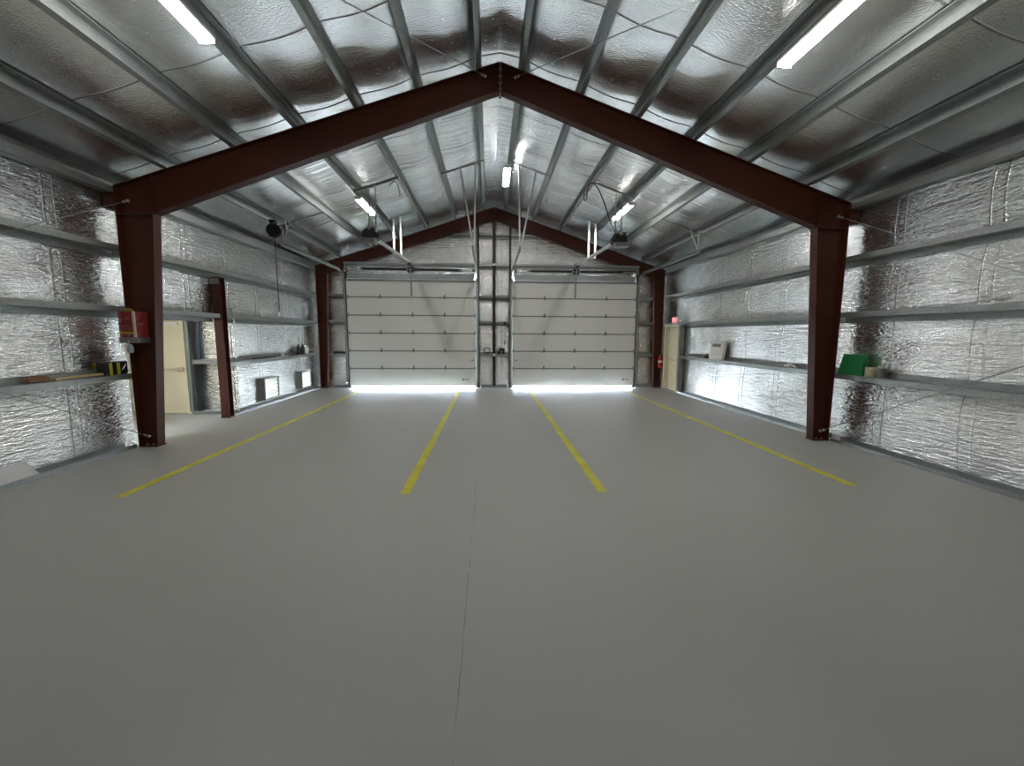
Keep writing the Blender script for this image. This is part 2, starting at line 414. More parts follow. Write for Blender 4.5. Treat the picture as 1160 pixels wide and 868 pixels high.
def rafter(sg, Y, knee_in, knee_z, low_apex, label):
    o = thing('steel_rafter', label, 'steel rafter', (sg*2.9, Y, 5.), 'red frame rafters')
    w = .08; t = .012; d = .004*sg; zt = zroof(XF)
    def at(x): return sg*x
    e = .003
    obj('web', MB().prism([(at(XF-.012), knee_z+.002), (at(XF-.012), zt-t), (at(e), ZR-t), (at(e), low_apex+t), (at(knee_in), knee_z+.006)], 'y', Y-.006, Y+.006), M['red'], o)
    mb = MB().prism([(at(XF), zt), (at(e), ZR), (at(e), ZR-t), (at(XF), zt-t)], 'y', Y-w, Y+w); obj('top_flange', mb, M['red'], o)
    mb = MB().prism([(at(knee_in), knee_z+.004), (at(e), low_apex), (at(e), low_apex+t), (at(knee_in), knee_z+.004+t)], 'y', Y-w, Y+w); obj('bottom_flange', mb, M['red'], o)
    mb = MB().prism([(at(XF), knee_z+.002), (at(XF), zt-t), (at(XF-.012), zt-t), (at(XF-.012), knee_z+.002)], 'y', Y-w, Y+w); obj('end_plate', mb, M['red'], o)
    mb = MB().box(at(e), at(e+.014), Y-w-.01, Y+w+.01, low_apex-.04, ZR-t); obj('ridge_plate', mb, M['red'], o)
    for k in range(4):
        for dy in (-.045, .045):
            mb = MB().disc((at(e+.02), Y+dy, low_apex+.02+k*.1), (1,0,0), .013, .016, 6); obj('bolt', mb, M['tin'], o)
    # web stiffener above knee
    xk = knee_in
    mb = MB().box(at(xk), at(xk+.01), Y-w*.9, Y+w*.9, knee_z+.01, zroof(xk)-t); obj('stiffener', mb, M['red'], o)
    return o
rafter(-1, YN, 5.32, 3.66, 5.61, 'near red rafter rising from the column with red cartons to the ridge')
rafter(1, YN, 5.32, 3.66, 5.61, 'near red rafter rising from the column by the green bin to the ridge')
rafter(-1, YF, 5.50, 3.78, 5.62, 'far red rafter on end wall above the left garage door')
rafter(1, YF, 5.50, 3.78, 5.62, 'far red rafter on end wall above the right garage door')

# intermediate wall column beside the alcove
o = thing('steel_column', 'short red wall column beside the alcove opening with cream door', 'steel column', (-5.955, 9.3, 0), 'red frame columns')
obj('flange', MB().box(-6.03,-5.85,9.24,9.252,.02,3.02), M['red'], o)
obj('flange', MB().box(-6.03,-5.85,9.39,9.402,.02,3.02), M['red'], o)
obj('web', MB().box(-5.961,-5.949,9.252,9.39,.02,3.02), M['red'], o)
mb = MB().box(-6.035,-5.84,9.225,9.255,.0,.018); mb.box(-6.035,-5.84,9.255,9.415,.0,.02); obj('base_plate', mb, M['red'], o)
for dx in (-6.0, -5.91): obj('anchor_bolt', MB().disc((dx, 9.30, .035), (0,0,1), .016, .03, 6), M['tin'], o)
obj('clip_plate', MB().box(-6.05,-5.87,9.236,9.24,2.88,3.0), M['galv'], o)

# ------------------------------------------------------------------ purlins and girts (galvanized zed sections)
def zed(axis, a, b, origin, U, V, depth=.172, fl=.065, lip=.016, t=.0035, s=1, fl2=None):
    """zed: web along V from origin (length depth), first flange at the origin along +U*s, far flange at the other end along -U*s"""
    mb = MB(); O = Vector(origin); U = Vector(U)*s; V = Vector(V); A = Vector((0,1,0)) if axis == 'y' else Vector((1,0,0))
    def plate(p0, p1, off):
        # plate between profile points p0,p1 with thickness along off
        q = [p0, p1, p1+off, p0+off]; n = 4
        vs = [x + A*a for x in q] + [x + A*b for x in q]
        mb.add(vs, [(0,1,2,3),(7,6,5,4)] + [(i, n+i, n+(i+1)%n, (i+1)%n) for i in range(n)])
    E = O + V*depth
    plate(O, E, U*t)                              # web
    plate(O, O+U*fl, V*t); plate(O+U*fl, O+U*fl+V*lip, U*t)
    fl2 = fl2 or fl; plate(E, E-U*fl2, -V*t); plate(E-U*fl2, E-U*fl2-V*lip, -U*t)
    return mb
ORD = ['first', 'second', 'third', 'fourth', 'fifth', 'sixth']
for sg, sd in ((-1, 'left'), (1, 'right')):
    for i, x in enumerate(PX):
        for bay, (a, b) in (('near', (-.6, YN+.55)), ('far', (YN-.75, YE-.12))):
            off = .007 if bay == 'far' else 0
            n = Vector((sg*SL, 0, 1)).normalized(); d = Vector((sg*1, 0, -SL)).normalized()   # d: down the slope
            O = Vector((sg*x, 0, zroof(x)+.001)) + d*off + n*off*.6
            mb = zed('y', a, b, O, d, n) if bay == 'near' else zed('y', a, b, O, d, n, depth=.1755, fl=.050, fl2=.080)
            for yy in (YN-.62, YN-.56, YN+.42, YN+.36):
                if bay == 'near':
                    for k in (.06, .14): mb.disc(O + n*k + Vector((0, yy, 0)) - d*.004, d, .009, .008, 6)
            o = obj('roof_purlin', mb, M['galv'], loc=(sg*x, (a+b)/2, zroof(x)))
            where = 'before near rafter' if bay == 'near' else 'beyond near rafter'
            tag(o, 'galvanized purlin, %s out from ridge on the %s slope, %s' % (ORD[i], sd, where), 'roof purlin', 'roof purlins')
    for bay, (a, b) in (('near', (-.6, YN-.005)), ('far', (YN+.005, YE-.12))):
        x0, x1 = sg*5.885, sg*6.04; mb = MB(); z0 = 3.965; zt = 4.135
        mb.box(x0, x0+sg*.004, a, b, z0, zt+.01); mb.box(x0+sg*.004, x1, a, b, z0, z0+.004)
        mb.add([(x0,a,zt+.012),(x1,a,zt+.012-.05),(x1,a,zt+.016-.05),(x0,a,zt+.016),(x0,b,zt+.012),(x1,b,zt+.012-.05),(x1,b,zt+.016-.05),(x0,b,zt+.016)],
               [(0,1,2,3),(7,6,5,4),(0,4,5,1),(1,5,6,2),(2,6,7,3),(3,7,4,0)])
        o = obj('eave_strut', mb, M['galv'], loc=(sg*5.95, (a+b)/2, z0))
        where = 'before near red frame' if bay == 'near' else 'beyond near red frame'
        tag(o, 'galvanized eave strut along top of the %s wall, %s' % (sd, where), 'eave strut', 'eave struts')

def side_girt(sg, a, b, level, label):
    V = Vector((sg,0,0))
    O = Vector((sg*(XF+.012), 0, {1: 1.205, 2: 2.165, 3: 3.10}[level]))
    U = Vector((0,0,-1)) if level == 1 else Vector((0,0,1))
    mb = zed('y', a, b, O, U, V, depth=.165, fl=.085)
    for yy in (a+.1, b-.1):
        for k in (.03, .055): mb.disc(O + U*k + Vector((0, yy, 0)) - V*.002, V, .009, .006, 6)
    o = obj('wall_girt', mb, M['galv'], loc=O + Vector((0,(a+b)/2,0)))
    tag(o, label, 'wall girt', 'side wall girts')
LV = {1: 'lowest', 2: 'middle', 3: 'top'}
for sg, sd in ((-1, 'left'), (1, 'right')):
    for lv in (1, 2, 3):
        side_girt(sg, -.6, YN-.004, lv, '%s galvanized girt on the %s wall, nearer than the near red column' % (LV[lv], sd))
for lv, e in ((1, 12.88), (2, 14.2), (3, 14.2)):
    side_girt(1, YN+.004, e, lv, '%s galvanized girt on the right wall, beyond the near red column' % LV[lv])
side_girt(-1, 9.44, 14.2, 1, 'lowest galvanized girt on the left wall, above the two louvre vents')
side_girt(-1, YN+.004, 9.22, 2, 'middle galvanized girt on the left wall, over the alcove opening')
side_girt(-1, 9.44, 14.2, 2, 'middle galvanized girt on the left wall, beyond the short red column')
side_girt(-1, YN+.004, 14.2, 3, 'top galvanized girt on the left wall, beyond the near red column')

def end_girt(a, b, z, label, up=1, fl=.07, y=14.33, dp=.14):
    O = Vector((0, y, z)); mb = zed('x', a, b, O, (0,0,up), (0,1,0), depth=dp, fl=fl)
    o = obj('wall_girt', mb, M['galv'], loc=((a+b)/2, y, z)); tag(o, label, 'wall girt', 'end wall girts')
for lv, z, up, xe in ((1, 1.17, -1, 5.575), (2, 2.22, 1, 5.54), (3, 3.08, 1, 5.51)):
    end_girt(-xe, -4.945, z, '%s short girt on the far wall, between left corner column and left garage door' % LV[lv], up)
    end_girt(4.945, xe, z, '%s short girt on the far wall, between right garage door and right corner column' % LV[lv], up)
    end_girt(-.555, -.012, z, '%s short girt between the garage doors, left of the centre post' % LV[lv], up)
    end_girt(.012, .555, z, '%s short girt between the garage doors, right of the centre post' % LV[lv], up)
end_girt(-4.93, -.66, 4.11, 'long horizontal girt on the far wall over the left garage door', y=14.152, dp=.07)
end_girt(.66, 4.93, 4.11, 'long horizontal girt on the far wall over the right garage door', y=14.152, dp=.07)
end_girt(-.555, -.012, 4.12, 'fourth short girt up between the garage doors, left of the centre post')
end_girt(.012, .555, 4.12, 'fourth short girt up between the garage doors, right of the centre post')
end_girt(-1.50, -.575, 5.13, 'highest far wall girt under the ridge, outer left piece', y=14.397, dp=.105)
end_girt(-.555, -.012, 5.13, 'highest far wall girt under the ridge, just left of centre post')
end_girt(.012, .555, 5.13, 'highest far wall girt under the ridge, just right of centre post')
end_girt(.575, 1.50, 5.13, 'highest far wall girt under the ridge, outer right piece', y=14.397, dp=.105)
for sg, sd in ((-1,'left'), (1,'right')):
    mb = MB().box(sg*.665, sg*4.855, 14.284, 14.30, 3.60, 3.84).box(sg*.665, sg*4.855, 14.30, 14.503, 3.836, 3.84)
    o = obj('door_header', mb, M['galv'], loc=(sg*2.757, 14.38, 3.72)); tag(o, 'galvanized header channel right above the %s garage door' % sd, 'door header', 'garage door headers')

# end wall posts and door jambs
o = thing('steel_post', 'dark red centre post between the two garage doors', 'steel post', (0, 14.4, 0), 'end wall posts')
obj('flange', MB().box(-.05,.05,14.315,14.325,.0,5.575), M['dark'], o)
obj('flange', MB().box(-.05,.05,14.48,14.49,.0,5.575), M['dark'], o)
obj('web', MB().box(-.005,.005,14.325,14.48,.0,5.575), M['dark'], o)
obj('base_plate', MB().box(-.07,.07,14.30,14.315,.0,.012), M['dark'], o)
obj('clip', MB().box(-.04,.04,14.305,14.315,1.10,1.19), M['white'], o)
obj('clip', MB().box(-.035,.035,14.307,14.315,4.16,4.22), M['bright'], o)
for sg, sd in ((-1,'left'), (1,'right')):
    for xi, xo, top, wh in ((.43, .655, 5.41, 'inner'), (4.86, 4.985, 3.93, 'outer')):
        o = thing('door_jamb_post', 'dark red jamb post at the %s edge of the %s garage door' % (wh, sd), 'jamb post', (sg*(xi+xo)/2, 14.4, 0), 'garage door jamb posts')
        a, b = sg*xi, sg*xo
        if wh == 'inner':
            obj('web', MB().box(sg*.56, sg*.572, 14.30, 14.503, 0, min(top, 3.9)).box(sg*.56, sg*.572, 14.30, 14.48, 3.9, top), M['dark'], o)
            obj('flange', MB().box(sg*.50, sg*.572, 14.288, 14.30, 0, top), M['dark'], o)
            obj('stop', MB().box(sg*.572, sg*.66, 14.284, 14.30, 0, 3.72), M['galv'], o)
        else:
            obj('web', MB().box(sg*4.93, sg*4.942, 14.30, 14.503, 0, top), M['dark'], o)
            obj('flange', MB().box(sg*4.86, sg*4.95, 14.284, 14.30, 0, top), M['dark'], o)

# ------------------------------------------------------------------ sectional garage doors
DW, DHt, GAP, YD = 4.267, 3.66, .624, 14.225
def logo(mb, x, z, y, sg):
    mb.disc((x, y, z), (0,1,0), .028, .003, 16); mb.box(x+.045, x+.20, y-.0015, y+.0015, z-.009, z+.009)
    mb.prism([(x-.045,z),(x-.015,z+.02),(x-.015,z-.02)], 'y', y-.0015, y+.0015)
Z0 = .085
def garage_door(sg, sd):
    x0 = sg*GAP if sg > 0 else -GAP-DW; x1 = x0+DW; cx = (x0+x1)/2
    o = thing('sectional_garage_door', '%s white sectional garage door of six wide panels' % sd, 'garage door', (cx, YD, .05), 'sectional garage doors')
    ph = (DHt-Z0)/6
    for k in range(6):
        z0 = Z0 + k*ph; z1 = z0+ph
        mb = MB(); g = .010
        # panel with rolled top and bottom edges
        prof = [(YD+.012,z0+.002),(YD,z0+g),(YD,z1-g),(YD+.012,z1-.002),(YD+.045,z1-.002),(YD+.045,z0+.002)]
        mb.prism(prof, 'x', x0, x1)
        p = obj('door_panel', mb, M['door'], o)
        for xx in (x0+.03, x1-.03): obj('end_stile', MB().box(xx-.03, xx+.03, YD-.003, YD+.001, z0+.012, z1-.012), M['door'], p)
        if k == 0:
            lb = MB(); logo(lb, x1-.44 if sg < 0 else x1-.36, z0+.21, YD-.003, sg); q = obj('emblem', lb, M['black'], p); q['label'] = 'small dark maker emblem'
            sl = MB().box(x0+.01, x1-.01, YD-.004, YD+.04, z0-.012, z0+.012); q = obj('bottom_seal', sl, M['grey'], p)
        if k == 5:
            sb = MB(); sb.box(x0, x1, YD-.05, YD-.002, z1-.035, z1-.028); sb.box(x0, x1, YD-.052, YD-.048, z1-.06, z1-.02); sb.box(x0,x1,YD-.006,YD-.001,z1-.075,z1-.01)
            obj('top_strut', sb, M['galv'], p)
    for k in range(1, 6):
        z = Z0+k*ph
        sb = MB().box(x0+.005, x1-.005, YD-.006, YD+.001, z-.022, z+.014); obj('joint_rail', sb, M['joint'], o)
        for f in (.255, .505, .755):
            if k == 5 and f == .505: continue
            x = x0+DW*f; h = MB()
            h.box(x-.04, x+.04, YD-.012, YD-.006, z-.045, z+.03); h.tube([(x-.045,YD-.018,z),(x+.045,YD-.018,z)], .011, 8)
            h.prism([(x-.034,z+.03),(x+.034,z+.03),(x+.012,z+.10),(x-.012,z+.10)], 'y', YD-.012, YD-.006)
            for dz in (-.03, .018, .075): h.disc((x, YD-.014, z+dz), (0,1,0), .009, .006, 6)
            obj('hinge', h, M['tin'], o)
        for xx, s in ((x0+.03,-1), (x1-.03,1)):
            h = MB(); h.box(xx-.035, xx+.035, YD-.014, YD-.006, z-.05, z+.06); h.tube([(xx, YD-.03, z),(xx+s*.085, YD-.03, z)], .007, 6)
            h.disc((xx+s*.075, YD-.03, z), (1,0,0), .024, .016, 12); obj('roller_hinge', h, M['galv'], o)
    # operator arm bracket on the top panel
    h = MB().box(cx-.03, cx+.03, YD-.03, YD-.007, Z0+5*ph+.03, Z0+6*ph-.09); obj('operator_bracket', h, M['tin'], o)
    # lock slide handle
    xx = x1-.12 if sg < 0 else x0+.12
    h = MB().box(xx-.06, xx+.06, YD-.016, YD-.004, .95, .975); h.box(xx-.012, xx+.012, YD-.03, YD-.004, .93, .99); obj('slide_lock', h, M['galv'], o)
    return o
garage_door(-1, 'left'); garage_door(1, 'right')

# tracks: vertical run, curve, long horizontal run back into the hall
def arc_track(x, s, y_end, label):
    yv = YD-.03; zt = 3.50; R = .38; zh = zt+R
    o = thing('door_track', label, 'door track', (x, yv, .2), 'garage door tracks')
    def run(off, r):
        pts = [(x+off[0], yv+off[1], .22), (x+off[0], yv+off[1], zt)]
        for k in range(1, 9):
            a = k/8*PI/2; rr = R
            pts.append((x+off[0], yv - rr*(1-math.cos(a)) + off[1]*math.cos(a), zt + rr*math.sin(a) + off[1]*math.sin(a)))
        return pts
    # C section made of back plate + two lips
    mb = MB()
    cl = run((0,0), 0); n = len(cl)
    def ribbon(dx0, dx1, q0, q1):
        # q: offset towards inside (−normal) ; build swept rectangle
        b = len(mb.v)
        for i, p in enumerate(cl):
            P = Vector(p); d = (Vector(cl[min(i+1,n-1)])-Vector(cl[max(i-1,0)])).normalized(); nrm = Vector((1,0,0)).cross(d)
            for dx, q in ((dx0,q0),(dx1,q0),(dx1,q1),(dx0,q1)): mb.v.append(tuple(P + Vector((dx,0,0)) + nrm*q))
        for i in range(n-1):
            for k in range(4):
                j = (k+1)%4; mb.f.append((b+i*4+k, b+i*4+j, b+(i+1)*4+j, b+(i+1)*4+k))
        mb.f.append((b,b+1,b+2,b+3)); mb.f.append((b+(n-1)*4+3,b+(n-1)*4+2,b+(n-1)*4+1,b+(n-1)*4))
    ribbon(s*.022, s*.026, -.028, .028); ribbon(-s*.012, s*.022, -.028, -.024); ribbon(-s*.012, s*.022, .024, .028)
    obj('vertical_track', mb, M['galv'], o)
    mb = MB(); ys = yv-R
    mb.box(x+s*.022, x+s*.026, y_end, ys, zh-.030, zh+.028); mb.box(x-s*.012, x+s*.022, y_end, ys, zh+.024, zh+.028); mb.box(x-s*.012, x+s*.022, y_end, ys, zh-.028, zh-.024)
    mb.box(x+s*.026, x+s*.030, y_end, ys+.1, zh-.005, zh+.05); mb.box(x-s*.02, x+s*.030, y_end, ys+.1, zh+.05, zh+.054)
    obj('horizontal_track', mb, M['galv'], o)
    mb = MB()
    for z in (.5, 1.4, 2.3, 3.2): mb.box(x+s*.0, x+s*.05, yv+.03, YD+.058, z-.05, z+.05)
    mb2 = MB(); mb2.box(x+s*.026, x+s*.032, yv-.02, YD+.058, .2, 3.56); mb2.box(x+s*.0, x+s*.045, YD+.05, YD+.058, .2, 3.56)
    obj('track_angle', mb2, M['galv'], o)
    return o, zh
XT = {('left','outer'): -4.955, ('left','inner'): -.575, ('right','inner'): .575, ('right','outer'): 4.955}
YH = 10.22
for (sd, wh), x in XT.items():
    s = (-1 if sd == 'left' else 1) * (1 if wh == 'outer' else -1)
    arc_track(x, s, YH-.08, 'galvanized track at the %s edge of the %s garage door, running back under the roof' % (wh, sd))

def purlin_z(x): return zroof(x)
def hanger(name, sd, wh, xa, xb, y, tops, bot, label):
    o = thing('track_hanger', label, 'track hanger', ((xa+xb)/2, y, purlin_z(xb)), 'garage door track hangers')
    za, zb = purlin_z(xa)-.005, purlin_z(xb)-.005
    mb = MB().angle((xa,y,za-.04), (xb,y,zb-.04), .034, .004, (0,0,1)); obj('cross_angle', mb, M['galv'], o)
    for t in tops:
        zt = za + (zb-za)*(t-xa)/(xb-xa) - .01
        mb = MB().angle((t,y-.01,zt), (bot[0]+(t-bot[0])*.08, y-.01, bot[1]+.0), .032, .004, (0,1,0)); obj('hanger_leg', mb, M['bright'], o)
    return o
hanger('h','left','outer', -4.02, -5.06, YH, (-4.94, -4.78), (-4.955-.03, 3.93), 'V-shaped hanger holding the outer end of the left garage door track')
hanger('h','right','outer', 4.02, 5.06, YH, (4.94, 4.72), (4.955+.03, 3.93), 'V-shaped hanger holding the outer end of the right garage door track')
hanger('h','left','inner', -.28, -1.27, YH, (-.50, -.86), (-.575+.03, 3.93), 'tall two-legged hanger at the inner end of the left garage door track')
hanger('h','right','inner', .28, 1.27, YH, (.52, .92), (.575-.03, 3.93), 'tall two-legged hanger at the inner end of the right garage door track')

# torsion springs above each door
def torsion(sg, sd):
    cx = sg*(GAP+DW/2); y = 14.12; z = 3.955
    o = thing('torsion_spring_shaft', 'torsion shaft with black springs above the %s garage door' % sd, 'spring shaft', (cx, y, z), 'torsion spring shafts')
    obj('shaft', MB().tube([(cx-2.16,y,z),(cx+2.16,y,z)], .014, 10), M['bright'], o)
    for s in (-1, 1):
        pts = []; n = 46; L = 1.50
        a, b = cx+s*.12, cx+s*(.12+L)
        mb = MB(); prof = []
        for k in range(n*2+1): prof.append((.040 if k % 2 else .034, (a if s > 0 else b) + L*k/(2*n) ))
        mb.lathe((0, y, z), prof, 12, 'x'); obj('spring', mb, M['blackm'], o, smooth=False)
        mb = MB().lathe((0,y,z), [(.03,b-.03),(.045,b-.02),(.045,b+.06),(.025,b+.07)], 12, 'x'); obj('winding_cone', mb, M['galv'], o)
        d = cx+s*2.06
        mb = MB().lathe((0,y,z), [(.03,d-.05),(.075,d-.045),(.058,d-.03),(.058,d+.03),(.085,d+.045),(.085,d+.055),(.03,d+.06)], 20, 'x'); obj('cable_drum', mb, M['tin'], o, True)
        mb = MB().box(d+s*.07-.004, d+s*.07+.004, y-.06, 14.222, z-.09, z+.078); obj('end_bearing_plate', mb, M['galv'], o)
        obj('lift_cable', MB().tube([(d,y-.05,z),(cx+s*2.10,14.17,.25)], .003, 5), M['tin'], o)
        mb = MB().box(cx+s*.07-.003-.02, cx+s*.07+.003+.02, y-.07, 14.282, z-.10, z+.075); obj('centre_bearing_plate', mb, M['blackm'], o)
    mb = MB().box(cx-.07, cx+.07, 14.283, 14.30, z-.108, z+.30); obj('spring_pad', mb, M['galv'], o)
    return o
torsion(-1, 'left'); torsion(1, 'right')

# trolley operators
def operator(sg, sd):
    x = sg*2.757
    o = thing('garage_door_opener', 'ceiling-hung opener motor and rail for the %s garage door' % sd, 'door opener', (x, 9.6, 4.0), 'garage door openers')
    mb = MB().cham(x-.14, x+.14, 9.34, 9.72, 3.90, 4.06, .02); hd = obj('motor_housing', mb, M['black'], o)
    mb = MB().cham(x-.13 - (.06 if sg < 0 else -.0), x+.13 + (.06 if sg > 0 else 0), 9.30, 9.56, 3.81, 3.90, .015); obj('light_cover', mb, M['midgrey'], hd)
    mb = MB(); mb.cham(x+.16*sg*-1-.02, x+.16*sg*-1+.03, 9.4, 9.6, 3.92, 4.02, .01); mb.disc((x+.08, 9.36, 4.085), (0,0,1), .045, .05, 14); mb.box(x-.12, x-.02, 9.42, 9.60, 4.06, 4.10)
    obj('gearbox', mb, M['blackm'], hd)
    A, B = Vector((x, 9.70, 3.985)), Vector((x, 14.13, 4.16))
    mb = MB(); mb.bar(A+Vector((.028,0,0)), B+Vector((.028,0,0)), .006, .06); mb.bar(A-Vector((.028,0,0)), B-Vector((.028,0,0)), .006, .06); mb.bar(A+Vector((0,0,.03)), B+Vector((0,0,.03)), .08, .006)
    mb.bar(A-Vector((0,0,.012)), B-Vector((0,0,.012)), .022, .016)
    obj('rail', mb, M['bright'], o)
    t = A.lerp(B, .95); mb = MB().cham(t.x-.045, t.x+.045, t.y-.1, t.y+.1, t.z-.085, t.z-.03, .01); tr = obj('trolley', mb, M['blackm'], o)
    mb = MB(); mb.bar((x, t.y, t.z-.08), (x, 14.16, 3.62), .03, .008); obj('door_arm', mb, M['tin'], tr)
    mb = MB(); mb.box(x-.05, x+.05, 14.135, 14.148, 4.10, 4.24); mb.box(x-.05, x-.04, 14.05, 14.135, 4.12, 4.22); mb.box(x+.04, x+.05, 14.05, 14.135, 4.12, 4.22); obj('header_bracket', mb, M['tin'], o)
    # rear hanger at the motor
    xa, xb = sg*2.15, sg*3.14
    mb = MB().angle((xa,9.66,purlin_z(xa)-.052), (xb,9.66,purlin_z(xb)-.052), .045, .004, (0,0,1)); obj('cross_angle', mb, M['galv'], o)
    for dx in (-.07, .07):
        mb = MB().angle((x+dx,9.66,purlin_z(x+dx)-.03), (x+dx,9.62,4.05), .032, .004, (0,1,0)); obj('hanger_leg', mb, M['bright'], o)
    y = 12.12
    mb = MB().angle((xa,y,purlin_z(xa)-.052), (xb,y,purlin_z(xb)-.052), .035, .004, (0,0,1)); obj('cross_angle', mb, M['galv'], o)
    for dx in (-.095, .095):
        zr = A.z + (B.z-A.z)*(y-A.y)/(B.y-A.y)
        mb = MB().angle((x+dx,y,purlin_z(x+dx)-.03), (x+dx,y,zr-.04), .045, .004, (0,1,0)); obj('hanger_leg', mb, M['bright'], o)
    mb = MB().bar((x-.1,y,4.06), (x+.1,y,4.06), .03, .005); obj('rail_cradle', mb, M['bright'], o)
    return o
operator(-1, 'left'); operator(1, 'right')
# black supply cable looping down to the right opener
pts = [(1.72+.0,9.75,5.26),(2.0,9.7,5.24),(2.17,9.7,5.20),(2.25,9.68,5.02),(2.38,9.64,4.72),(2.55,9.58,4.38),(2.68,9.55,4.10)]
def smooth_pts(pts, k=5):
    P = [Vector(p) for p in pts]; out = []
    for i in range(len(P)-1):
        p0, p1, p2, p3 = P[max(i-1,0)], P[i], P[i+1], P[min(i+2,len(P)-1)]
        for j in range(k):
            t = j/k; out.append(.5*((2*p1)+(p2-p0)*t+(2*p0-5*p1+4*p2-p3)*t*t+(3*p1-p0-3*p2+p3)*t**3))
    return out + [P[-1]]
arch = [(1.98,9.66,5.12),(1.96,9.66,4.92),(2.02,9.66,4.88),(2.04,9.66,5.08),(2.10,9.61,5.22),(2.22,9.60,5.17),(2.33,9.60,5.00),(2.45,9.58,4.70),(2.55,9.55,4.40),(2.68,9.50,4.122)]
o = obj('power_cord', MB().tube(smooth_pts(arch), .013, 8), M['black'], loc=arch[0], smooth=True); tag(o, 'black power cord looping from a purlin to the right opener motor', 'power cord', 'opener power cords')
arch = [(-2.34,9.60,5.06),(-2.26,9.60,5.15),(-2.19,9.60,5.13),(-2.15,9.60,5.02),(-2.12,9.60,4.86)]
o = obj('power_cord', MB().tube(smooth_pts(arch), .010, 8), M['black'], loc=arch[0], smooth=True); tag(o, 'short black power cord dangling above the left opener motor', 'power cord', 'opener power cords')

# ------------------------------------------------------------------ LED battens
def batten(x, y0, label):
    z = zroof(x) if abs(x) > .5 else zroof(.31)-.028
    o = thing('led_batten', label, 'ceiling light', (x, y0, z-.01), 'led batten lights')
    obj('housing', MB().cham(x-.085, x+.085, y0-.02, y0+1.26, z-.045, z-.006, .008), M['white'], o)
    mb = MB()
    prof = [(x-.08,z-.045),(x-.078,z-.06),(x-.06,z-.078),(x-.03,z-.088),(x+.03,z-.088),(x+.06,z-.078),(x+.078,z-.06),(x+.08,z-.045)]
    mb.prism(prof, 'y', y0, y0+1.24); obj('diffuser', mb, M['led'], o)
    for yy in (y0-.02, y0+1.24): obj('end_cap', MB().box(x-.082,x+.082,yy,yy+.02,z-.086,z-.045), M['white'], o)
    return o
b0 = batten(-3.15, 3.68, 'lit LED batten on the left slope, between camera and the near red rafter')
batten(3.17, 3.66, 'lit LED batten on the right slope, between camera and the near red rafter')
batten(.28, 3.5, 'lit LED batten beside the ridge, nearer than the near red rafter')
batten(-3.16, 10.02, 'lit LED batten on the left slope, beside the left garage door opener')
batten(3.17, 9.98, 'lit LED batten on the right slope, beside the right garage door opener')
batten(.27, 10.42, 'lit LED batten beside the ridge, between the garage door track hangers')

# ------------------------------------------------------------------ brace rods
def rod(A, B, label, grp):
    A = Vector(A); B = Vector(B); o = thing('brace_rod', label, 'brace rod', A, grp)
    obj('rod', MB().tube([A, B], .0065, 6), M['tin'], o)
    d = (B-A).normalized(); mb = MB().tube([A, A+d*.10], .013, 6); mb.disc(A+d*.02, d, .024, .016, 6); mb.disc(A+d*.10, d, .020, .02, 6); obj('clevis_nut', mb, M['bright'], o)
for sg, sd in ((-1,'left'), (1,'right')):
    rod((sg*5.72, 6.935, .16), (sg*5.72, -.4, 3.9), 'thin diagonal brace rod rising from the foot of the near %s red column' % sd, 'wall brace rods')
    rod((sg*5.69, 6.935, 3.86), (sg*5.69, -.4, .15), 'thin diagonal brace rod falling from the top of the near %s red column' % sd, 'wall brace rods')
    rod((sg*.22, 6.93, zroof(.22)-.13), (sg*5.5, -.4, zroof(5.5)-.13), 'thin diagonal roof brace rod from the near ridge over the %s slope' % sd, 'roof brace rods')

# ------------------------------------------------------------------ yellow floor lines
for x, y0, y1, lab in ((-4.355, 4.73, 13.3, 'outermost yellow floor line on the left, ending short of the left garage door'),
                       (-1.16, 4.68, 13.85, 'inner yellow floor line on the left, leading to the left garage door'),
                       (1.165, 4.66, 13.85, 'inner yellow floor line on the right, leading to the right garage door'),
                       (4.355, 4.72, 13.6, 'outermost yellow floor line on the right, beside the right wall')):
    mb = MB(); n = 40; pts = []
    for k in range(n+1):
        y = y0+(y1-y0)*k/n; w = .055 + .006*noise.noise(Vector((x*3, y*1.7, 2)))
        dx = .008*noise.noise(Vector((x, y*.6, 8))); pts.append((x+dx-w, x+dx+w, y))
    for (a, b, y), (c, d, yy) in zip(pts, pts[1:]):
        mb.add([(a,y,.0005),(b,y,.0005),(d,yy,.0005),(c,yy,.0005),(a,y,.0025),(b,y,.0025),(d,yy,.0025),(c,yy,.0025)],
               [(4,5,6,7),(0,3,2,1),(0,4,7,3),(1,2,6,5)])
    o = obj('floor_line', mb, M['yellow'], loc=(x, (y0+y1)/2, 0)); tag(o, lab, 'floor line', 'yellow bay lines')

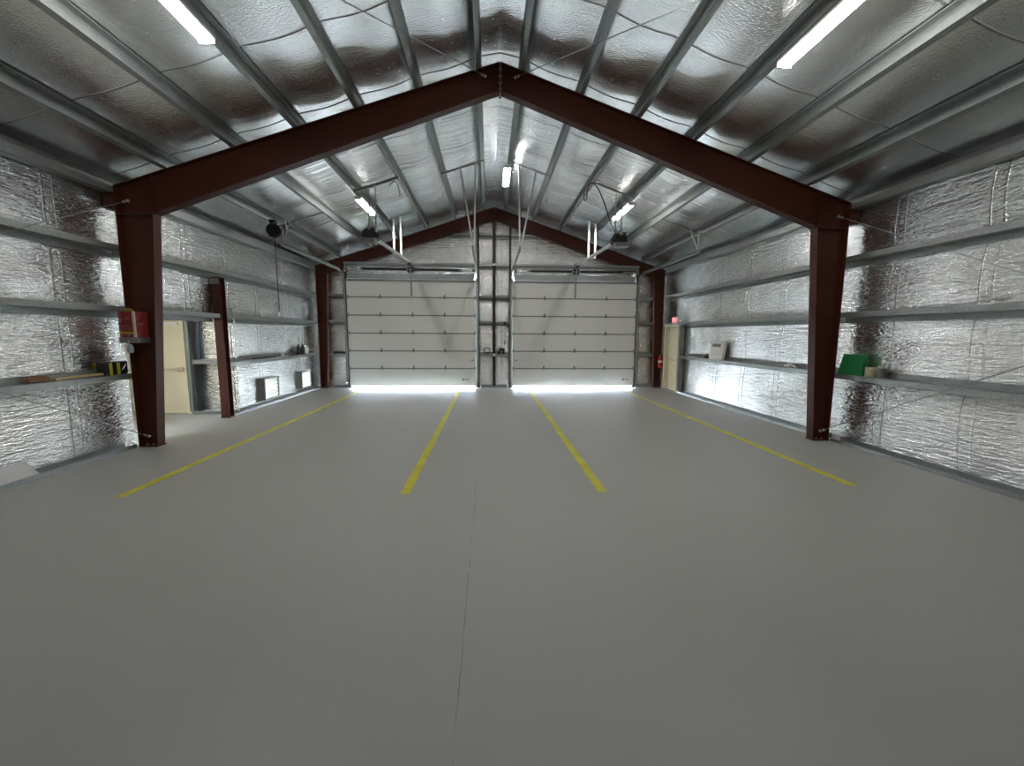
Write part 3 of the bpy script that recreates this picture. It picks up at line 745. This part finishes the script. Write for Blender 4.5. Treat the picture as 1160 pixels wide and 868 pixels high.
# ------------------------------------------------------------------ walk doors
def walk_door_alcove():
    y = AL1-.005; x0, x1 = -7.98, -7.06
    fr = MB(); fr.box(x0-.06, x0, y-.13, y, 0, 2.20); fr.box(x1, x1+.075, y-.13, y, 0, 2.20); fr.box(x0, x1, y-.13, y, 2.13, 2.20)
    d = struct('door_1', MB().box(x0+.004, x1-.004, y-.07, y-.025, .012, 2.125), M['cream'])
    d['label'] = 'cream steel door in the side alcove with a push bar'; 
    obj('door_frame', fr, M['cream'], d)
    mb = MB(); mb.box(x0+.1, x1-.06, y-.125, y-.085, 1.0, 1.045); mb.cham(x1-.19, x1-.045, y-.12, y-.07, .975, 1.07, .01); mb.box(x0+.07, x0+.16, y-.11, y-.07, .985, 1.06); obj('push_bar', mb, M['creamd'], d)
    mb = MB(); mb.cham(x1-.36, x1-.08, y-.13, y-.07, 2.02, 2.075, .01); obj('door_closer', mb, M['white'], d)
    mb = MB(); mb.bar((x1-.25,y-.12,2.08), (x1-.55,y-.10,2.12), .02, .012); obj('closer_arm', mb, M['grey'], d)
    obj('threshold', MB().box(x0, x1, y-.12, y, 0, .010), M['galv'], d)
walk_door_alcove()
# steel studs and short girt on the alcove end wall
o = obj('steel_stud', zed('x', 0, .001, (0,0,0), (0,0,1), (0,1,0)) if False else MB().box(-6.97,-6.90,9.68,9.855,.07,2.2).box(-6.90,-6.86,9.80,9.855,.07,2.2).box(-6.975,-6.970,9.66,9.855,.07,2.2), M['galv'], loc=(-6.92,9.76,0))
tag(o, 'galvanized stud at the right side of the cream alcove door', 'steel stud')
mb = MB().box(-6.855,-6.08,9.69,9.694,1.15,1.24).box(-6.855,-6.08,9.694,9.85,1.236,1.24)
o = obj('alcove_girt', mb, M['galv'], loc=(-6.48,9.7,1.2)); tag(o, 'short horizontal girt on alcove end wall beside the cream door', 'wall girt')
mb = MB().box(-6.83,-6.76,9.70,9.852,.072,1.148).box(-6.76,-6.75,9.70,9.71,.072,1.148); o = obj('steel_channel', mb, M['blackm'], loc=(-6.79,9.78,.07)); tag(o, 'dark upright channel below the short alcove girt', 'steel channel', 'dark alcove channels')
mb = MB().box(-6.83,-6.76,9.70,9.852,1.245,2.2).box(-6.76,-6.75,9.70,9.71,1.245,2.2); o = obj('steel_channel', mb, M['blackm'], loc=(-6.79,9.78,1.25)); tag(o, 'dark upright channel above the short alcove girt', 'steel channel', 'dark alcove channels')

def walk_door_right():
    x = 6.05; y0, y1 = 13.02, 13.96
    d = struct('door_2', MB().box(x-.06, x-.015, y0+.004, y1-.004, .012, 2.115), M['cream'])
    d['label'] = 'cream steel door in the right wall under the exit sign'
    fr = MB(); fr.box(x-.20, x, y0-.06, y0, 0, 2.18); fr.box(x-.20, x, y1, y1+.06, 0, 2.18); fr.box(x-.20, x, y0, y1, 2.12, 2.18); obj('door_frame', fr, M['cream'], d)
    mb = MB(); mb.box(x-.12, x-.08, y0+.08, y1-.1, 1.0, 1.045); mb.cham(x-.115, x-.06, y0+.05, y0+.18, .975, 1.07, .01); obj('push_bar', mb, M['creamd'], d)
    obj('threshold', MB().box(x-.2, x, y0, y1, 0, .010), M['galv'], d)
    mb = MB().box(5.885, 6.024, 12.905, 12.955, .0, 2.16); o = obj('steel_stud', mb, M['galv'], loc=(5.96,12.92,.07)); tag(o, 'galvanized stud beside the cream door under the exit sign', 'steel stud')
walk_door_right()

# exit sign
o = thing('exit_sign', 'small pink-red lit exit sign above the right cream door', 'exit sign', (5.80, 13.3, 2.30))
xs = 5.86
hb = obj('housing', MB().cham(xs-.02, xs+.012, 13.08, 13.46, 2.24, 2.43, .006), M['white'], o)
obj('face', MB().box(xs-.026, xs-.021, 13.095, 13.445, 2.252, 2.418), M['exitf'], o)
cu = bpy.data.curves.new('exit_text', 'FONT'); cu.body = 'EXIT'; cu.size = .15; cu.align_x = 'CENTER'; cu.align_y = 'CENTER'; cu.extrude = .002
tmp = bpy.data.objects.new('exit_text', cu); C.objects.link(tmp)
bpy.context.view_layer.update()
me = bpy.data.meshes.new_from_object(tmp.evaluated_get(bpy.context.evaluated_depsgraph_get()))
R = Matrix.Translation(Vector((xs-.029, 13.27, 2.335))-Vector(o['_at'])) @ Matrix(((0,0,-1,0),(-1,0,0,0),(0,1,0,0),(0,0,0,1)))
me.transform(R); me.materials.clear(); me.materials.append(M['exitl'])
tx = bpy.data.objects.new('lettering', me); C.objects.link(tx); tx.parent = o
bpy.data.objects.remove(tmp); 
obj('mounting_arm', MB().box(xs+.012, 5.885, 13.2, 13.34, 2.25, 2.29), M['white'], o)

# fire extinguisher
o = thing('fire_extinguisher', 'red fire extinguisher hung by the far right corner column', 'fire extinguisher', (5.80, 14.13, .72))
ex, ey = 5.80, 14.13
obj('cylinder', MB().lathe((ex,ey,0), [(.0,.72),(.06,.722),(.072,.74),(.072,1.04),(.062,1.09),(.03,1.12),(.022,1.14),(.0,1.141)], 20), M['redp'], o, smooth=True)
obj('label_band', MB().lathe((ex,ey,0), [(.0731,.90),(.0735,.901),(.0735,.97),(.0731,.971)], 20), M['label'], o, smooth=True)
mb = MB().box(ex-.018, ex+.018, ey-.018, ey+.018, 1.14, 1.18); mb.bar((ex,ey,1.18),(ex-.02,ey-.13,1.21),.022,.008); mb.bar((ex,ey,1.165),(ex-.01,ey-.12,1.15),.02,.008); obj('valve_handle', mb, M['black'], o)
obj('gauge', MB().disc((ex-.025,ey-.012,1.155), (1,.3,0), .018, .014, 14), M['white'], o)
obj('hose', MB().tube(smooth_pts([(ex+.02,ey-.02,1.16),(ex+.07,ey-.05,1.12),(ex+.088,ey-.03,1.0),(ex+.085,ey-.01,.82)]), .011, 8), M['black'], o, smooth=True)
obj('bracket', MB().box(ex-.025, 5.868, 14.206, 14.228, .80, 1.10), M['tin'], o)

# louvre vents low on the left wall, daylight through the slats
def vent(y0, y1, z0, z1, label):
    o = thing('louvre_vent', label, 'louvre vent', (-6.0, (y0+y1)/2, z0), 'louvre vents'); xi, xo = -5.93, -6.14; t = .03
    mb = MB(); mb.box(xo, xi, y0, y0+t, z0, z1); mb.box(xo, xi, y1-t, y1, z0, z1); mb.box(xo, xi, y0+t, y1-t, z0, z0+t); mb.box(xo, xi, y0+t, y1-t, z1-t, z1)
    obj('sleeve', mb, M['galv'], o)
    n = 5; hh = (z1-z0-2*t)/n
    for k in range(n):
        zc = z0+t+hh*k; mb = MB()
        mb.prism([(-5.938,zc+hh-.001),(-5.972,zc+.004),(-5.972,zc),(-5.942,zc),(-5.942,zc-.004 if k else zc),(-5.976,zc-.004 if k else zc),(-5.976,zc+.006),(-5.9425,zc+hh-.001)], 'y', y0+t-.001, y1-t+.001)
        obj('slat', mb, M['slat'], o)
vent(*VENTS[0], 'bright louvre vent low on the left wall, nearer the short red column')
vent(*VENTS[1], 'bright louvre vent low on the left wall, nearer the far corner')

# cord reel on the left slope
o = thing('cord_reel', 'black cord reel hanging from the roof by the left wall', 'cord reel', (-4.97, 9.83, 4.30))
rc = Vector((-4.97, 9.83, 4.12))
ax = Vector((.35,-1,0)).normalized()
obj('drum', MB().disc(rc, ax, .13, .10, 24), M['black'], o, smooth=True)
mb = MB().disc(rc-ax*.055, ax, .145, .012, 28); mb.disc(rc+ax*.055, ax, .145, .012, 28); obj('side_plate', mb, M['black'], o, smooth=True)
mb = MB().box(-5.0,-4.94,9.74,9.92,4.255,4.29); mb.bar(rc+Vector((0,-.075,0)), (-4.97,9.75,4.26), .03,.006); mb.bar(rc+Vector((0,.075,0)), (-4.97,9.91,4.26), .03,.006); mb.box(-5.03,-4.91,9.76,9.90,4.29,4.345); obj('bracket', mb, M['blackm'], o)
cd = smooth_pts([rc+Vector((.02,0,-.12)), (-4.95,9.82,3.6), (-4.945,9.81,3.0), (-4.94,9.80,2.32)])
c = obj('cord', MB().tube(cd, .008, 6), M['black'], o, smooth=True)
obj('plug', MB().lathe((-4.94,9.80,0), [(.0,2.24),(.02,2.242),(.024,2.26),(.022,2.31),(.010,2.33),(.0,2.331)], 12), M['white'], c, smooth=True)
# junction box near it
mb = MB().cham(-4.86,-4.78,10.0,10.1,4.20,4.30,.006); mb.tube([(-4.82,10.05,4.30),(-4.82,10.05,zroof(4.82)-.0)], .012, 8); o = obj('junction_box', mb, M['tin'], loc=(-4.82,10.05,4.2)); tag(o, 'small metal junction box beside the cord reel', 'junction box')

# ------------------------------------------------------------------ things on the girts: shelf top at z=1.205
ZS = 1.206
# left: black and yellow case, timber offcut, brown rag
o = thing('tool_case', 'black tool case with yellow bands on the left wall girt', 'tool case', (-5.97, 6.66, ZS))
obj('body', MB().cham(-6.022,-5.885,6.46,6.86,ZS,ZS+.20,.015), M['black'], o)
for yy in (6.53, 6.66): obj('band', MB().box(-6.026,-5.881,yy,yy+.05,ZS+.0,ZS+.185), M['yel'], o)
mb = MB().tube(smooth_pts([(-5.90,6.74,ZS+.05),(-5.878,6.78,ZS+.11),(-5.90,6.84,ZS+.17)]), .010, 8); obj('strap', mb, M['pale'], o, smooth=True)
mb = MB().bar((-5.97,5.80,ZS+.02),(-5.93,6.44,ZS+.028),.07,.03); o = obj('timber_offcut', mb, M['tan'], loc=(-5.95,6.1,ZS)); tag(o, 'pale timber offcut lying on the left wall girt beside the tool case', 'timber')
def blob(c, r, n=14, m=9, amp=.35, seed=0):
    mb = MB(); prof = []
    for j in range(m):
        for i in range(n):
            th = PI*j/(m-1); ph = 2*PI*i/n
            d = Vector((math.sin(th)*math.cos(ph), math.sin(th)*math.sin(ph), math.cos(th)))
            k = 1+amp*noise.noise(d*2.1+Vector((seed,seed,seed)))
            p = Vector((d.x*r[0]*k, d.y*r[1]*k, max(-r[2]*.6, d.z*r[2]*k))) + Vector(c); mb.v.append(tuple(p))
    for j in range(m-1):
        for i in range(n):
            a = j*n+i; b = j*n+(i+1)%n; mb.f.append((a,b,b+n,a+n))
    return mb
o = obj('rag', blob((-5.965,5.60,ZS+.035), (.05,.16,.055), seed=3), M['brown'], loc=(-5.965,5.60,ZS), smooth=True); tag(o, 'crumpled brown rag on the left wall girt, nearer than the tool case', 'rag')

# tray with red cartons on the near left column
o = thing('wall_tray', 'dark grey tray fixed to the near left red column', 'tray', (-5.71, 6.83, 1.69))
mb = MB().box(-5.84,-5.58,6.69,6.955,1.69,1.70); mb.box(-5.84,-5.58,6.69,6.696,1.70,1.775); mb.box(-5.84,-5.834,6.696,6.955,1.70,1.775); mb.box(-5.586,-5.58,6.696,6.955,1.70,1.775); obj('pan', mb, M['tin'], o)
mb = MB().box(-5.80,-5.62,6.955,6.963,1.69,2.0); obj('back_plate', mb, M['tin'], o)
for z0, z1, lab in ((1.702, 1.955, 'red printed carton standing in the column tray, lower of two'), (1.957, 2.17, 'red printed carton with yellow lid flap, stacked on the lower one')):
    o = thing('carton', lab, 'carton', (-5.71, 6.82, z0), 'red cartons on the column')
    obj('box', MB().box(-5.828,-5.592,6.70,6.95,z0,z1), M['carton'], o)
    mb = MB().box(-5.62,-5.590,6.697,6.70,z0+.0,z1); mb.box(-5.592,-5.589,6.697,6.715,z0,z1); q = obj('corner_strip', mb, M['label'], o); q['label'] = 'pale corner strip'
    if z0 > 1.9:
        mb = MB().add([(-5.71,6.70,z1),(-5.59,6.70,z1),(-5.60,6.66,z1+.045),(-5.70,6.66,z1+.045),(-5.71,6.703,z1+.002),(-5.59,6.703,z1+.002),(-5.60,6.663,z1+.047),(-5.70,6.663,z1+.047)], [(0,1,2,3),(4,7,6,5),(0,4,5,1),(1,5,6,2),(2,6,7,3),(3,7,4,0)])
        q = obj('flap', mb, M['yel'], o); q['label'] = 'yellow lid flap'
    else:
        mb = MB().box(-5.829,-5.62,6.698,6.70,z0+.13,z0+.155); q = obj('stripe', mb, M['yel'], o)
o = obj('dust_mask', blob((-5.70,6.71,1.59), (.045,.035,.085), amp=.1, seed=8), M['pale'], loc=(-5.70,6.71,1.6), smooth=True)
mbs = MB().tube(smooth_pts([(-5.70,6.70,1.66),(-5.69,6.682,1.70),(-5.70,6.680,1.74)]), .003, 5); 
tag(o, 'pale grey-blue rounded mask hanging below the column tray', 'mask'); o['_at'] = (-5.70,6.71,1.6)
obj('elastic', mbs, M['white'], o)

# white panel leaning on the left base channel
mb = MB().add([(-5.872,3.4,.066),(-5.872,5.40,.066),(-5.955,5.32,.245),(-5.955,3.4,.245),(-5.892,3.4,.066),(-5.892,5.40,.066),(-5.975,5.32,.245),(-5.975,3.4,.245)], [(0,1,2,3),(4,7,6,5),(0,4,5,1),(1,5,6,2),(2,6,7,3),(3,7,4,0)])
o = obj('leaning_board', mb, M['whitep'], loc=(-5.9,4.5,.066)); tag(o, 'long white board leaning at the foot of the left wall', 'board')

# right: green bin, tape roll, tin
def frustum(x0,x1,y0,y1,z0,z1,i,t=.006):
    mb = MB()
    def ring(a,b,c,d,z): return [(a,c,z),(b,c,z),(b,d,z),(a,d,z)]
    r = [ring(x0,x1,y0,y1,z0), ring(x0+i*.5,x1-i*.5,y0+i*.2,y1-i*1.0,z1), ring(x0+i*.5+t,x1-i*.5-t,y0+i*.2+t,y1-i-t,z1), ring(x0+t,x1-t,y0+t,y1-t,z0+t)]
    mb.v = [p for q in r for p in q]; mb.f = [(3,2,1,0),(12,13,14,15)]
    for k in range(3):
        for a in range(4): b=(a+1)%4; mb.f.append((k*4+a,k*4+b,k*4+4+b,k*4+4+a))
    return mb
o = thing('plastic_bin', 'green translucent plastic bin standing on the right wall girt', 'plastic bin', (5.97, 6.65, ZS))
obj('body', frustum(5.885,6.025,6.40,6.86,ZS,ZS+.33,.06), M['green'], o)
obj('rim', MB().box(5.91,6.02,6.41,6.79,ZS+.331,ZS+.343), M['green'], o)
o = obj('tape_roll', MB().lathe((5.952,6.30,0), [(.045,ZS),(.072,ZS),(.074,ZS+.004),(.074,ZS+.146),(.072,ZS+.15),(.045,ZS+.15)], 28), M['tape'], loc=(5.97,6.30,ZS), smooth=True); tag(o, 'beige tape roll on the right wall girt beside the green bin', 'tape roll')
o = thing('tin_can', 'dull grey tin on the right wall girt beside the beige roll', 'tin', (5.97, 6.11, ZS))
obj('can', MB().lathe((5.952,6.11,0), [(.0,ZS),(.069,ZS),(.072,ZS+.006),(.072,ZS+.15),(.067,ZS+.152),(.0,ZS+.152)], 24), M['tin'], o, smooth=True)
obj('lid', MB().lathe((5.952,6.11,0), [(.0,ZS+.152),(.066,ZS+.152),(.066,ZS+.158),(.0,ZS+.159)], 24), M['galv'], o, smooth=True)

# right: white controller leaning against the wall
o = thing('control_unit', 'white control unit with grey display propped on the right wall girt', 'control unit', (5.95, 10.84, ZS))
def lean(mb, k=.16):
    mb.v = [(x+(z-ZS)*k, y, z) for x, y, z in mb.v]; return mb
obj('case', lean(MB().cham(5.885,5.965,10.50,11.14,ZS,ZS+.46,.012)), M['white'], o)
obj('display', lean(MB().box(5.880,5.886,10.66,11.06,ZS+.34,ZS+.42)), M['screen'], o)
mb = MB()
for k in range(3): mb.box(5.881,5.886,10.60,10.64,ZS+.16+k*.06,ZS+.18+k*.06)
mb.box(5.882,5.886,10.74,11.02,ZS+.13,ZS+.135); obj('buttons', lean(mb), M['grey'], o)
o = obj('black_clamp', lean(MB().cham(5.90,5.99,11.24,11.40,ZS,ZS+.08,.012).cham(5.92,5.96,11.28,11.34,ZS+.08,ZS+.13,.008), .0), M['black'], loc=(5.94,11.3,ZS)); tag(o, 'small black clamp on the right wall girt behind the control unit', 'clamp')
o = obj('foil_scrap', blob((5.95,8.10,ZS+.03), (.05,.13,.05), amp=.9, seed=5), M['bright'], loc=(5.95,8.1,ZS)); tag(o, 'crumpled foil scrap on the right wall girt beyond the red column', 'foil scrap')

# left far girt: bottles and bits near the corner
o = thing('spray_bottle', 'black bottle on the left far girt by the corner, nearer of the pair', 'bottle', (-5.96, 12.95, ZS), 'bottles on the left far girt')
obj('body', MB().lathe((-5.96,12.95,0), [(.0,ZS),(.055,ZS),(.058,ZS+.01),(.058,ZS+.22),(.03,ZS+.26),(.0,ZS+.261)], 16), M['black'], o, smooth=True)
obj('cap', MB().lathe((-5.96,12.95,0), [(.0,ZS+.261),(.028,ZS+.261),(.028,ZS+.31),(.0,ZS+.311)], 14), M['black'], o, smooth=True)
copy_tree(o, (-5.96, 13.22, ZS), 'black bottle on the left far girt by the corner, beside the white bottle')
o = thing('white_bottle', 'white bottle on the left far girt beside the corner column', 'bottle', (-5.96, 13.50, ZS))
obj('body', MB().lathe((-5.96,13.50,0), [(.0,ZS),(.05,ZS),(.054,ZS+.01),(.054,ZS+.17),(.03,ZS+.2),(.0,ZS+.201)], 16), M['white'], o, smooth=True)
obj('cap', MB().lathe((-5.96,13.50,0), [(.0,ZS+.201),(.028,ZS+.201),(.028,ZS+.235),(.0,ZS+.236)], 14), M['grey'], o, smooth=True)
mb = MB().bar((-5.95,10.5,ZS+.02),(-5.95,11.5,ZS+.02),.06,.03); o = obj('black_strip', mb, M['black'], loc=(-5.95,11,ZS)); tag(o, 'long thin black strip lying on the left far girt', 'strip')
o = obj('rag', blob((-5.96,11.95,ZS+.032), (.04,.12,.05), amp=.5, seed=11), M['pale'], loc=(-5.96,11.95,ZS), smooth=True); tag(o, 'crumpled pale rag on the left far girt past the black strip', 'rag')
mb = MB().cham(-5.45,-5.05,14.36,14.44,1.172,1.245,.015); o = obj('black_pouch', mb, M['black'], loc=(-5.25,14.38,1.17)); tag(o, 'flat black pouch on the short girt left of the left garage door', 'pouch')

# between the doors: cable coil, black clamp-tools, pull switch
zs = 1.172
o = obj('cable_coil', MB().tube([( -.25+.11*math.cos(a), 14.40+.02*math.sin(3*a), zs+.115+.10*math.sin(a)) for a in [2*PI*k/24 for k in range(25)]], .013, 8), M['black'], loc=(-.25,14.4,zs), smooth=True); tag(o, 'black cable coil on the short girt left of the centre post', 'cable coil')
o = thing('hand_tool', 'black hand tool on the short girt right of the centre post', 'hand tool', (.24, 14.40, zs))
obj('body', MB().cham(.17,.36,14.36,14.44,zs+.10,zs+.20,.02), M['black'], o)
obj('grip', MB().cham(.29,.36,14.37,14.43,zs+.0,zs+.10,.012), M['black'], o)
obj('battery', MB().cham(.12,.20,14.36,14.44,zs,zs+.10,.01), M['black'], o)
o = thing('pull_cord_switch', 'black knob switch with hanging cord right of the centre post', 'pull switch', (.36, 14.28, 2.20))
obj('knob', MB().disc((.36,14.30,2.22), (0,1,0), .05, .045, 18), M['black'], o, smooth=True)
obj('cord', MB().tube(smooth_pts([(.36,14.292,2.19),(.365,14.292,1.9),(.36,14.292,1.62)]), .007, 6), M['tin'], o, smooth=True)
obj('handle', MB().cham(.335,.385,14.280,14.304,1.50,1.62,.008), M['tin'], o)

# ------------------------------------------------------------------ world, camera, view
w = bpy.data.worlds.new('World'); bpy.context.scene.world = w; w.use_nodes = True
bg = w.node_tree.nodes['Background']; bg.inputs[0].default_value = (.76,.88,1.,1); bg.inputs[1].default_value = 150.0

f, pitch, yaw, roll, cx, ch = 468.3926, 6.7227, 3.1986, .3063, -.1797, 1.8537
pi_, ya, ro = (math.radians(q) for q in (pitch, yaw, roll))
fw = Vector((math.sin(ya)*math.cos(pi_), math.cos(ya)*math.cos(pi_), -math.sin(pi_)))
r = Vector((math.cos(ya), -math.sin(ya), 0)); u = r.cross(fw)
r2 = r*math.cos(ro)+u*math.sin(ro); u2 = -r*math.sin(ro)+u*math.cos(ro)
cam = bpy.data.cameras.new('Camera'); co = bpy.data.objects.new('Camera', cam); C.objects.link(co)
cam.sensor_fit = 'HORIZONTAL'; cam.sensor_width = 36.; cam.lens = f/1160*36.; cam.clip_start = .05; cam.clip_end = 200
mw = Matrix.Identity(4)
for i, v in enumerate((r2, u2, -fw)):
    for j in range(3): mw[j][i] = v[j]
mw[0][3], mw[1][3], mw[2][3] = cx, 0, ch
co.matrix_world = mw
S = bpy.context.scene; S.camera = co
S.view_settings.view_transform = 'Standard'; S.view_settings.look = 'None'; S.view_settings.exposure = 0.0; S.view_settings.gamma = 1.0; S.view_settings.use_curve_mapping = False
S.cycles.max_bounces = 14; S.cycles.diffuse_bounces = 6; S.cycles.glossy_bounces = 8; S.cycles.transmission_bounces = 6
S.cycles.sample_clamp_indirect = 0.0; S.cycles.use_denoising = True; S.cycles.caustics_reflective = True; S.cycles.blur_glossy = .6
for o in bpy.data.objects:
    if '_at' in o: del o['_at']
